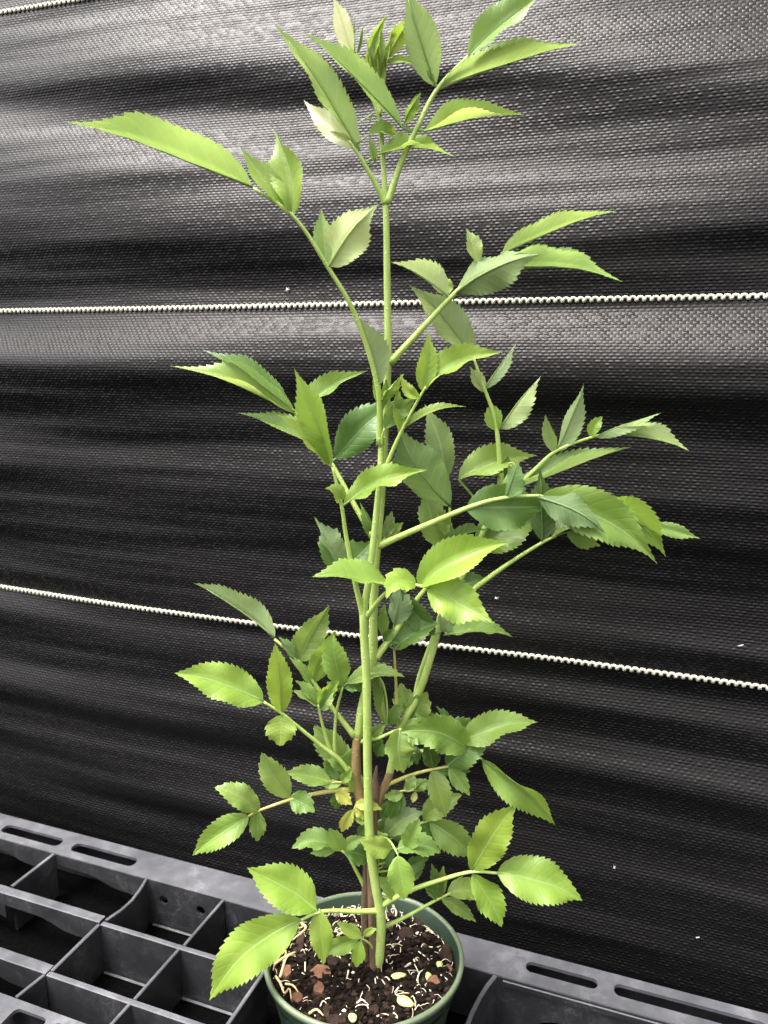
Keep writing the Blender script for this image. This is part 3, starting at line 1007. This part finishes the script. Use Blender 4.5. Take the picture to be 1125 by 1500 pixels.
# --- top of the main stem
leaf('S2', [(567, 298), (588, 238), (612, 185), (641, 130), (686, 82)], 25, 4.0, [
    (686, 82, 800, -14, 30, -40, 35, 4, 15, 'm'), (645, 131, 850, 64, 34, -82, 58, 6, 10, 'm'), (638, 126, 592, -30, 30, 165, 35, 4, 30, 'm'),
    (637, 122, 624, 97, 4, 0, 30, 0, 4, 'm'), (622, 193, 768, 168, 30, -62, 50, 6, -15, 'b'), (588, 186, 443, 47, 27, 140, 48, -6, 35, 'm'), (590, 184, 617, 135, 12, 40, 30, 2, 5, 'm')])
leaf('S2', [(565, 298), (546, 262), (529, 232), (511, 206)], 20, 3.6, [
    (526, 220, 400, 32, 29, 150, 45, -4, 35, 'm'), (521, 216, 445, 147, 17, -10, 25, 2, -40, 'w'), (515, 206, 483, 192, 5, 0, 30, 0, 2, 'p'),
    (555, 226, 667, 230, 22, -70, 50, 10, -25, 'b'), (540, 198, 586, 200, 15, -40, 40, 5, -25, 'm'), (548, 238, 541, 202, 8, 30, 40, 0, 5, 'm')])
leaf('S2', [(558, 180), (540, 130), (519, 84)], 5, 2.0, [
    (517, 80, 487, -8, 15, -10, 25, 0, 8, 'w'), (519, 86, 521, 25, 4, 30, 50, 4, 3, 'p'), (522, 82, 532, 37, 4, 30, 50, 0, 3, 'm'), (528, 104, 523, 80, 3, 30, 50, 0, 3, 'm')])
leaf('S2', [(556, 170), (562, 125), (567, 82)], 6, 2.0, [
    (568, 84, 608, 20, 14, 20, 25, 2, 4, 'b'), (566, 92, 615, 98, 6, -30, 35, 6, 2, 'b'), (564, 90, 581, 32, 6, 30, 30, 2, 3, 'p'), (561, 112, 559, 44, 8, 40, 35, 2, 6, 'b'), (563, 108, 573, 58, 6, -30, 30, 2, 9, 'b')])
leaf('S2', [(553, 130), (545, 110), (536, 98)], 8, 2.0, [
    (536, 100, 567, 20, 10, 30, 30, 4, 8, 'b'), (540, 98, 557, 32, 9, -30, 35, -2, 5, 'b'), (547, 108, 532, 47, 6, 30, 35, -3, 3, 'p'), (550, 112, 546, 60, 7, 30, 35, 0, 6, 'p'),
    (554, 118, 566, 62, 7, -30, 35, 2, 8, 'b'), (556, 122, 553, 55, 7, 30, 35, 0, 10, 'b'), (549, 116, 541, 78, 6, 10, 30, 0, 12, 'p'), (557, 126, 561, 84, 6, 0, 30, 0, 14, 'p')])
leaf('S2', [(556, 172), (545, 168), (538, 172), (528, 178)], 6, 1.1, [(545, 170, 541, 180, 3, 20, 40, 0, 0, 'p')])
# --- long leaf reaching far to the upper left
leaf('S1', [(557, 652), (553, 565), (521, 463), (482, 394), (431, 318), (370, 275)], 70, 3.8, [
    (370, 275, 95, 178, 50, 92, 62, -6, 25, 'm'), (428, 316, 352, 215, 22, 30, 32, 3, -10, 'm'), (429, 315, 402, 189, 31, -25, 42, -8, -25, 'm'),
    (478, 390, 470, 304, 17, 10, 25, 0, -20, 'm'), (481, 390, 554, 299, 33, 160, 18, 6, 20, 'p'), (553, 566, 516, 458, 32, 108, 55, -4, 20, 'g')])
# --- leaf to the upper right
leaf('S2', [(572, 531), (622, 477), (661, 435), (685, 415), (735, 385)], 20, 4.2, [
    (655, 433, 573, 384, 30, 122, 42, -4, 20, 'p'), (656, 432, 652, 405, 10, 0, 20, 0, -10, 'b'), (667, 430, 795, 372, 34, 155, 32, 12, 30, 'g'), (735, 372, 902, 309, 27, -92, 60, 5, -10, 'm'),
    (722, 396, 912, 413, 36, -88, 58, 12, 0, 'm'), (745, 392, 830, 366, 16, -20, 20, 4, -30, 'b'), (702, 385, 682, 334, 15, 25, 40, 0, -10, 'p')])
# --- leaf at the head of the right stem
leaf('S3', [(733, 692), (729, 640), (723, 606), (708, 565), (694, 525)], 10, 3.2, [
    (693, 522, 600, 418, 29, 155, 25, -5, 15, 'g'), (709, 570, 757, 502, 15, 110, 55, 2, -8, 'g'), (707, 574, 688, 536, 12, 150, 30, 0, 10, 'p'), (690, 528, 664, 512, 6, 150, 30, 0, 10, 'p'),
    (731, 628, 792, 551, 25, 118, 45, 2, 10, 'p'), (727, 630, 718, 588, 14, 0, 25, 0, -5, 'b')])
# --- young leaf on the front stem
leaf('S1', [(559, 707), (568, 678), (587, 634), (608, 594), (624, 566)], 35, 3.0, [
    (622, 572, 737, 516, 28, -38, 42, 14, 10, 'b'), (620, 574, 627, 482, 16, 10, 20, -2, 5, 'b'), (617, 582, 587, 547, 11, 30, 35, 10, 5, 'b'),
    (590, 630, 683, 596, 12, -62, 48, 10, 5, 'm'), (586, 632, 581, 563, 10, 20, 25, 0, -5, 'b')])
leaf('S1', [(558, 660), (560, 640), (563, 628)], 10, 2.2, [(563, 627, 613, 579, 15, 10, 20, 4, 20, 'm')])
leaf('S1', [(558, 648), (555, 615), (558, 588)], 12, 2.4, [(558, 587, 592, 547, 14, 60, 35, 3, 18, 'm'), (555, 592, 548, 540, 7, 0, 30, 0, 0, 'b'), (561, 600, 566, 555, 8, 0, 30, 0, 0, 'm')])
# --- bright leaf on the left, on the front stem
leaf('S1', [(533, 906), (519, 848), (507, 785), (500, 738), (487, 684)], 30, 3.6, [
    (485, 682, 431, 540, 27, -24, 30, -4, 15, 'b'), (479, 680, 405, 606, 20, 42, 38, -4, 25, 'b'), (503, 741, 626, 688, 26, -35, 38, 9, 15, 'b'), (498, 736, 476, 716, 15, 40, 30, -6, 14, 'b')])
# --- darker leaf behind it
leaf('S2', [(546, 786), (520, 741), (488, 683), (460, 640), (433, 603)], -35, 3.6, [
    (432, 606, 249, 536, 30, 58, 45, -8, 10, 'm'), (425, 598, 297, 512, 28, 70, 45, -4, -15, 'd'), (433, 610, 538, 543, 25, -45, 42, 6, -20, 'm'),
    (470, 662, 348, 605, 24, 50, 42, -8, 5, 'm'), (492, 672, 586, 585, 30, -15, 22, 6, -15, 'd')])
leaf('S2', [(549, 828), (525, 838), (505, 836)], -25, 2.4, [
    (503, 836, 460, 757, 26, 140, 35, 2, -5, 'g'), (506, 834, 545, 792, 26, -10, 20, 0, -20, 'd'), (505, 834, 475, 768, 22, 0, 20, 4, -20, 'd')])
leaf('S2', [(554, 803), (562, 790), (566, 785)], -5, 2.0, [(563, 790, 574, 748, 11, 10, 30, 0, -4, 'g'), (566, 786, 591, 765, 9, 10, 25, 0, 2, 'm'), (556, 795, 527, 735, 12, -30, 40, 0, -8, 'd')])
# --- bright leaf across the front
leaf('S1', [(536, 904), (565, 869), (592, 856), (628, 860)], 60, 3.2, [
    (573, 861, 457, 845, 36, 58, 36, -6, 25, 'b'), (610, 857, 566, 878, 22, 30, 25, -14, 25, 'b'), (613, 860, 747, 795, 36, -22, 36, 12, 10, 'b'), (626, 861, 723, 913, 33, -8, 18, 3, 45, 'b')])
# --- strong leaf to the right
leaf('S2', [(553, 800), (620, 771), (690, 742), (740, 729), (790, 726)], 25, 4.2, [
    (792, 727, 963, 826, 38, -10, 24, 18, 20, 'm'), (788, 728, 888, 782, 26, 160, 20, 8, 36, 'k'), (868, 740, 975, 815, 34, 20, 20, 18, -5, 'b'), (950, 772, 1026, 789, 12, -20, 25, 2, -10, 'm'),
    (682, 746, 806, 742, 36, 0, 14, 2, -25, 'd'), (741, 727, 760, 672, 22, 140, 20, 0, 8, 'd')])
leaf('S3', [(733, 692), (742, 724), (777, 694), (814, 661), (868, 640), (890, 637)], 10, 3.0, [
    (746, 720, 926, 655, 27, -70, 48, 3, 10, 'm'), (811, 662, 799, 607, 11, -20, 30, 0, 4, 'p'), (814, 661, 855, 562, 21, 150, 40, -3, 6, 'g'), (866, 640, 882, 610, 10, 0, 25, 3, 0, 'b'),
    (872, 640, 968, 605, 15, 110, 50, 3, 10, 'g'), (888, 637, 1010, 661, 26, -98, 58, 8, 5, 'p'), (731, 697, 701, 702, 14, 60, 30, -3, 10, 'm'), (735, 697, 745, 668, 10, 30, 30, 0, 0, 'd')])
# --- leaves of the right stem
leaf('S3', [(646, 905), (655, 870), (657, 800), (659, 740)], -10, 3.0, [
    (659, 742, 583, 622, 38, 162, 22, 10, 25, 'd'), (646, 800, 618, 712, 24, 10, 28, 0, -10, 'm'), (656, 800, 716, 776, 22, -100, 40, 6, 12, 'k'), (655, 700, 622, 592, 22, 0, 25, -4, -20, 'g'),
    (660, 790, 640, 740, 10, 10, 20, 0, 0, 'm')])
leaf('S3', [(718, 757), (705, 780), (700, 800)], -10, 2.6, [(698, 802, 795, 768, 36, -18, 25, 10, -10, 'm'), (672, 702, 786, 667, 28, -25, 35, 8, -15, 'm')])
leaf('S3', [(679, 874), (740, 829), (794, 795), (815, 785)], 18, 3.6, [
    (794, 793, 790, 686, 24, 155, 22, -2, 25, 'k'), (808, 789, 890, 768, 30, -55, 35, 8, -5, 'g'), (830, 780, 880, 800, 14, 0, 20, 0, -15, 'm')])
leaf('S3', [(655, 885), (662, 868)], -4, 2.2, [(662, 866, 716, 848, 16, -20, 25, 4, -10, 'd')])
leaf('S3', [(646, 906), (651, 922), (655, 930)], 10, 2.4, [(650, 931, 751, 933, 20, -52, 38, 7, 0, 'm'), (658, 932, 642, 897, 12, 150, 30, 0, 6, 'g'), (636, 930, 586, 862, 18, 0, 25, 3, 12, 'd'), (655, 925, 690, 915, 12, -10, 20, 3, -6, 'd')])
leaf('S3', [(644, 912), (628, 950), (612, 995), (603, 1040)], 8, 2.8, [(600, 1060, 626, 1013, 22, 0, 22, 0, 8, 'm'), (604, 1046, 588, 1000, 20, 0, 20, 4, -8, 'm')])
# --- side shoot behind the front leaf
leaf('S2', [(550, 964), (577, 928), (599, 893), (622, 864), (652, 826)], -30, 4.2, [
    (577, 915, 588, 858, 22, 150, 22, 0, -8, 'g'), (560, 930, 563, 884, 9, 0, 25, 0, 5, 'm'), (565, 942, 585, 943, 7, -20, 30, 2, 5, 'd'), (578, 952, 644, 913, 24, -30, 30, 6, -10, 'd'), (562, 938, 578, 920, 8, 0, 30, 0, 5, 'd')])
leaf('S3', [(586, 1078), (582, 1045), (580, 1000), (577, 940), (577, 915)], 4, 2.2, [(577, 1048, 588, 1030, 9, 0, 20, 0, 4, 'm')], M_RYEL)
leaf('S2', [(546, 985), (560, 1000), (567, 1035), (566, 1064)], -6, 1.8, [(566, 1064, 550, 970, 16, -50, 55, -3, 10, 'm'), (570, 1062, 586, 1030, 10, 0, 20, 0, -6, 'd')])
# --- left side, half way
leaf('S2', [(519, 1078), (477, 1024), (438, 969), (402, 936)], -12, 3.4, [
    (402, 936, 283, 854, 27, 118, 50, -6, 10, 'g'), (438, 968, 482, 887, 24, 8, 24, 2, 8, 'm'), (437, 967, 408, 933, 11, 150, 30, 0, 10, 'd'),
    (458, 1000, 492, 922, 19, 12, 28, 2, 10, 'm'), (457, 1003, 423, 962, 11, 40, 35, 0, 6, 'm')])
leaf('S2B', [(522, 1148), (502, 1118), (486, 1104), (472, 1060), (466, 1032)], 14, 2.8, [
    (466, 1031, 432, 997, 11, 30, 30, -2, 5, 'm'), (467, 1037, 429, 1012, 11, 40, 35, -2, 8, 'm'), (467, 1031, 497, 996, 14, 20, 30, 2, 8, 'b'), (472, 1038, 482, 1000, 10, 20, 30, 0, 0, 'm'), (470, 1040, 490, 1012, 12, 120, 30, 2, 10, 'm')])
leaf('S2B', [(522, 1150), (504, 1120), (491, 1106), (492, 1050), (502, 1006)], 6, 2.6, [
    (503, 1004, 488, 928, 21, 0, 20, 5, 5, 'm'), (501, 1002, 468, 971, 13, 40, 32, 0, 8, 'm'), (508, 1002, 593, 992, 18, -40, 38, 9, 10, 'm'), (505, 1008, 540, 1006, 14, -20, 30, 4, -5, 'd'), (500, 1010, 478, 1000, 9, 20, 30, 0, -3, 'd')])
leaf('S2B', [(523, 1152), (500, 1116), (470, 1092), (431, 1060), (413, 1045), (386, 1028)], 35, 3.2, [
    (386, 1028, 256, 986, 30, 14, 22, -7, 20, 'b'), (413, 1044, 403, 942, 20, 0, 22, 0, 12, 'b'), (413, 1047, 410, 1093, 23, 0, 15, 0, 14, 'b')])
leaf('S2B', [(521, 1140), (512, 1125), (504, 1116)], -10, 2.2, [(504, 1116, 460, 1062, 22, -10, 25, 0, -6, 'm'), (508, 1130, 488, 1080, 20, 0, 25, 0, -14, 'm'), (500, 1140, 475, 1105, 16, 0, 25, 0, -16, 'd')])
leaf('S2B', [(523, 1156), (490, 1158), (440, 1167), (420, 1173), (378, 1188), (364, 1196)], 30, 3.0, [
    (365, 1195, 282, 1253, 21, 0, 22, -3, 16, 'b'), (380, 1187, 314, 1153, 19, 18, 22, -4, 8, 'm'), (378, 1188, 377, 1233, 13, 0, 20, 0, 8, 'm'),
    (424, 1168, 383, 1102, 20, 0, 22, 3, 6, 'm'), (424, 1169, 461, 1190, 17, 0, 20, 3, 10, 'm')], M_RYEL)
leaf('S2B', [(522, 1150), (505, 1146), (486, 1146)], 8, 2.0, [(485, 1146, 417, 1132, 17, 20, 25, -3, 6, 'm'), (500, 1148, 470, 1150, 7, 0, 20, 0, 8, 'p'), (500, 1146, 516, 1126, 8, 0, 25, 0, 6, 'm'), (492, 1158, 516, 1179, 11, 0, 25, 0, 10, 'y'), (495, 1160, 492, 1185, 10, 0, 20, 0, -4, 'd')], M_RYEL)
leaf('S2B', [(526, 1168), (522, 1178), (518, 1186)], 16, 1.8, [(517, 1186, 501, 1219, 11, -20, 30, -3, 6, 'y'), (520, 1178, 560, 1186, 9, -10, 25, 2, 8, 'y'), (520, 1181, 538, 1201, 9, 0, 25, 0, 4, 'y'), (519, 1200, 544, 1204, 8, 0, 20, 2, 0, 'm'), (530, 1160, 517, 1128, 15, 0, 25, 2, 6, 'm')], M_RYEL)
# --- low on the left
leaf('OLD2', [(535, 1300), (520, 1272), (508, 1252), (491, 1240)], 12, 2.8, [
    (489, 1240, 427, 1243, 19, 30, 28, -9, 6, 'm'), (492, 1244, 454, 1250, 8, 0, 20, 0, -4, 'm'), (503, 1246, 481, 1213, 13, 0, 28, 0, 6, 'm'), (504, 1244, 532, 1226, 10, 0, 25, 2, 6, 'm'), (504, 1247, 545, 1258, 17, 0, 20, 2, -8, 'd')])
leaf('S1', [(557, 1334), (522, 1335), (486, 1334), (464, 1337), (441, 1348)], 45, 3.4, [
    (441, 1347, 307, 1465, 36, -4, 16, -16, 35, 'b'), (463, 1333, 362, 1271, 33, 8, 20, -4, 5, 'b'), (468, 1331, 474, 1414, 18, 0, 20, 0, 22, 'b')])
leaf('OLD', [(551, 1396), (541, 1382), (531, 1375)], 20, 1.8, [
    (529, 1372, 493, 1351, 10, 0, 25, 0, 5, 'b'), (526, 1375, 477, 1398, 14, -10, 25, -3, 8, 'b'), (528, 1378, 522, 1417, 11, 0, 20, 0, 10, 'b'), (533, 1371, 552, 1361, 6, 0, 25, 2, 3, 'b')])
# --- low on the right
leaf('S1', [(558, 1326), (600, 1305), (645, 1289), (691, 1277), (729, 1279)], 25, 3.4, [
    (728, 1279, 853, 1319, 33, -8, 16, 9, 15, 'b'), (691, 1276, 756, 1179, 28, 6, 20, 4, 8, 'b'), (692, 1280, 735, 1358, 22, -6, 22, 3, 12, 'b')])
leaf('OLD', [(553, 1362), (590, 1345), (640, 1318), (660, 1308)], 0, 2.8, [
    (655, 1310, 706, 1311, 18, -20, 25, 6, -6, 'm'), (646, 1316, 698, 1351, 11, 0, 25, 3, 5, 'm'), (645, 1315, 632, 1264, 10, 0, 30, 0, 4, 'd'), (644, 1313, 650, 1268, 9, 0, 30, 0, -4, 'm'), (641, 1318, 622, 1290, 8, 0, 30, 0, -6, 'd')])
leaf('OLD', [(548, 1225), (565, 1228), (574, 1236), (583, 1252)], 35, 2.2, [
    (583, 1253, 592, 1318, 21, 0, 20, 0, 14, 'b'), (574, 1243, 526, 1230, 16, 0, 22, 3, 18, 'b'), (582, 1244, 646, 1249, 19, -20, 25, 8, 0, 'm'), (596, 1242, 614, 1198, 15, 0, 25, 0, 8, 'm')])
leaf('S1', [(552, 1310), (570, 1316), (585, 1314)], -2, 1.8, [(585, 1314, 553, 1284, 13, 0, 25, 0, 6, 'm'), (580, 1312, 566, 1290, 10, 0, 25, 0, -8, 'd')])
leaf('OLD', [(549, 1218), (565, 1223), (590, 1215), (628, 1202)], -10, 2.4, [
    (629, 1203, 694, 1259, 24, 16, 25, 5, 10, 'm'), (566, 1223, 622, 1190, 18, -20, 25, 6, 0, 'g'), (575, 1220, 608, 1208, 14, 0, 20, 2, 6, 'm'), (620, 1200, 677, 1164, 18, -10, 22, 4, -8, 'm'), (612, 1206, 645, 1222, 9, 0, 20, 0, -6, 'd')])
# --- right side, low middle: two compound leaves seen from above
leaf('S3', [(577, 1105), (620, 1100), (672, 1090), (690, 1101), (706, 1112)], 30, 3.0, [
    (688, 1100, 583, 1072, 28, -6, 22, -14, 22, 'm'), (706, 1112, 813, 1208, 30, 40, 40, 8, 20, 'b'), (676, 1086, 788, 1058, 25, -22, 28, 7, -4, 'm'), (670, 1086, 638, 1034, 15, 80, 48, 0, 6, 'd'), (668, 1082, 608, 1042, 22, 0, 22, 4, -20, 'm'), (650, 1080, 700, 1058, 18, 0, 20, 2, -24, 'd')])
leaf('S2', [(526, 1086), (552, 1082), (575, 1072), (588, 1068)], 30, 2.8, [
    (586, 1068, 592, 1132, 28, -34, 26, -6, 20, 'm'), (545, 1080, 565, 1062, 9, 0, 25, 2, 0, 'm'), (544, 1092, 562, 1084, 10, 0, 20, 0, -4, 'd'), (560, 1088, 552, 1108, 11, 0, 20, 0, -6, 'd'), (590, 1072, 628, 1080, 20, 0, 20, 4, 0, 'm')])
leaf('S3B', [(566, 1150), (580, 1144), (606, 1134), (634, 1127), (657, 1123)], 22, 2.8, [
    (633, 1128, 653, 1198, 18, 0, 24, 2, 14, 'm'), (657, 1125, 688, 1166, 13, 0, 24, 2, 10, 'm'), (634, 1125, 627, 1084, 14, 0, 22, 0, 6, 'k'), (655, 1122, 717, 1082, 24, 0, 20, 4, -8, 'd'), (606, 1135, 596, 1160, 9, 0, 20, 0, 6, 'm'), (640, 1128, 690, 1130, 9, 0, 20, 0, -14, 'd')], M_RYEL)
leaf('S3B', [(557, 1172), (575, 1163), (592, 1158), (612, 1158)], 14, 1.8, [
    (592, 1158, 616, 1140, 8, 0, 25, 0, 4, 'p'), (609, 1159, 632, 1144, 9, 0, 20, 3, 4, 'm'), (590, 1161, 562, 1165, 9, 0, 25, 3, 8, 'm'), (609, 1160, 604, 1176, 5, 0, 20, 0, 6, 'y'), (580, 1164, 572, 1200, 11, 0, 22, 0, -4, 'd'), (588, 1160, 577, 1192, 12, 0, 22, 0, -8, 'd')], M_RYEL)
leaf('S3', [(572, 1132), (590, 1100), (600, 1092)], 4, 2.4, [(600, 1092, 612, 1120, 12, 0, 20, 0, 4, 'd'), (598, 1096, 590, 1128, 13, 0, 20, 0, 8, 'd')])
# --- shaded leaves inside
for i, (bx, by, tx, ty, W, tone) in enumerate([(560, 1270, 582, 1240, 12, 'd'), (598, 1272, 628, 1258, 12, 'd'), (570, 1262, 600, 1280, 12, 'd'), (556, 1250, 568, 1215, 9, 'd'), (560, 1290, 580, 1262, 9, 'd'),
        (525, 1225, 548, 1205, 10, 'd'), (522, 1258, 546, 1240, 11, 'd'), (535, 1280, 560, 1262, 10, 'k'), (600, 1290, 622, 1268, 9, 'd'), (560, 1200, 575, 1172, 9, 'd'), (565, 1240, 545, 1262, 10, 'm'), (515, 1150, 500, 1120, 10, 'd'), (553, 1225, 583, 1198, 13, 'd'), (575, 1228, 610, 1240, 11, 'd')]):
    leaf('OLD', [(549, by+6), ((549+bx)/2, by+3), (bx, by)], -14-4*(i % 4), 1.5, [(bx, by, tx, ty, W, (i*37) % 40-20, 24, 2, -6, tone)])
# curled young tendril leaf on the right stem
pts = []
for k in range(26):
    a = k/25*9.0
    r = 7.5-5.5*k/25
    pts.append(at(750+r*math.cos(a), 682+r*math.sin(a)*.9, -20+k*.5))
pts = [at(742, 705, -30), at(744, 695, -26)]+pts
V, Fc = tube_geo(pts, [1.5*px(p)*(1-.5*i/len(pts)) for i, p in enumerate(pts)], 6)
mk('curled_shoot', rel(V), Fc, M_RYEL, plant)
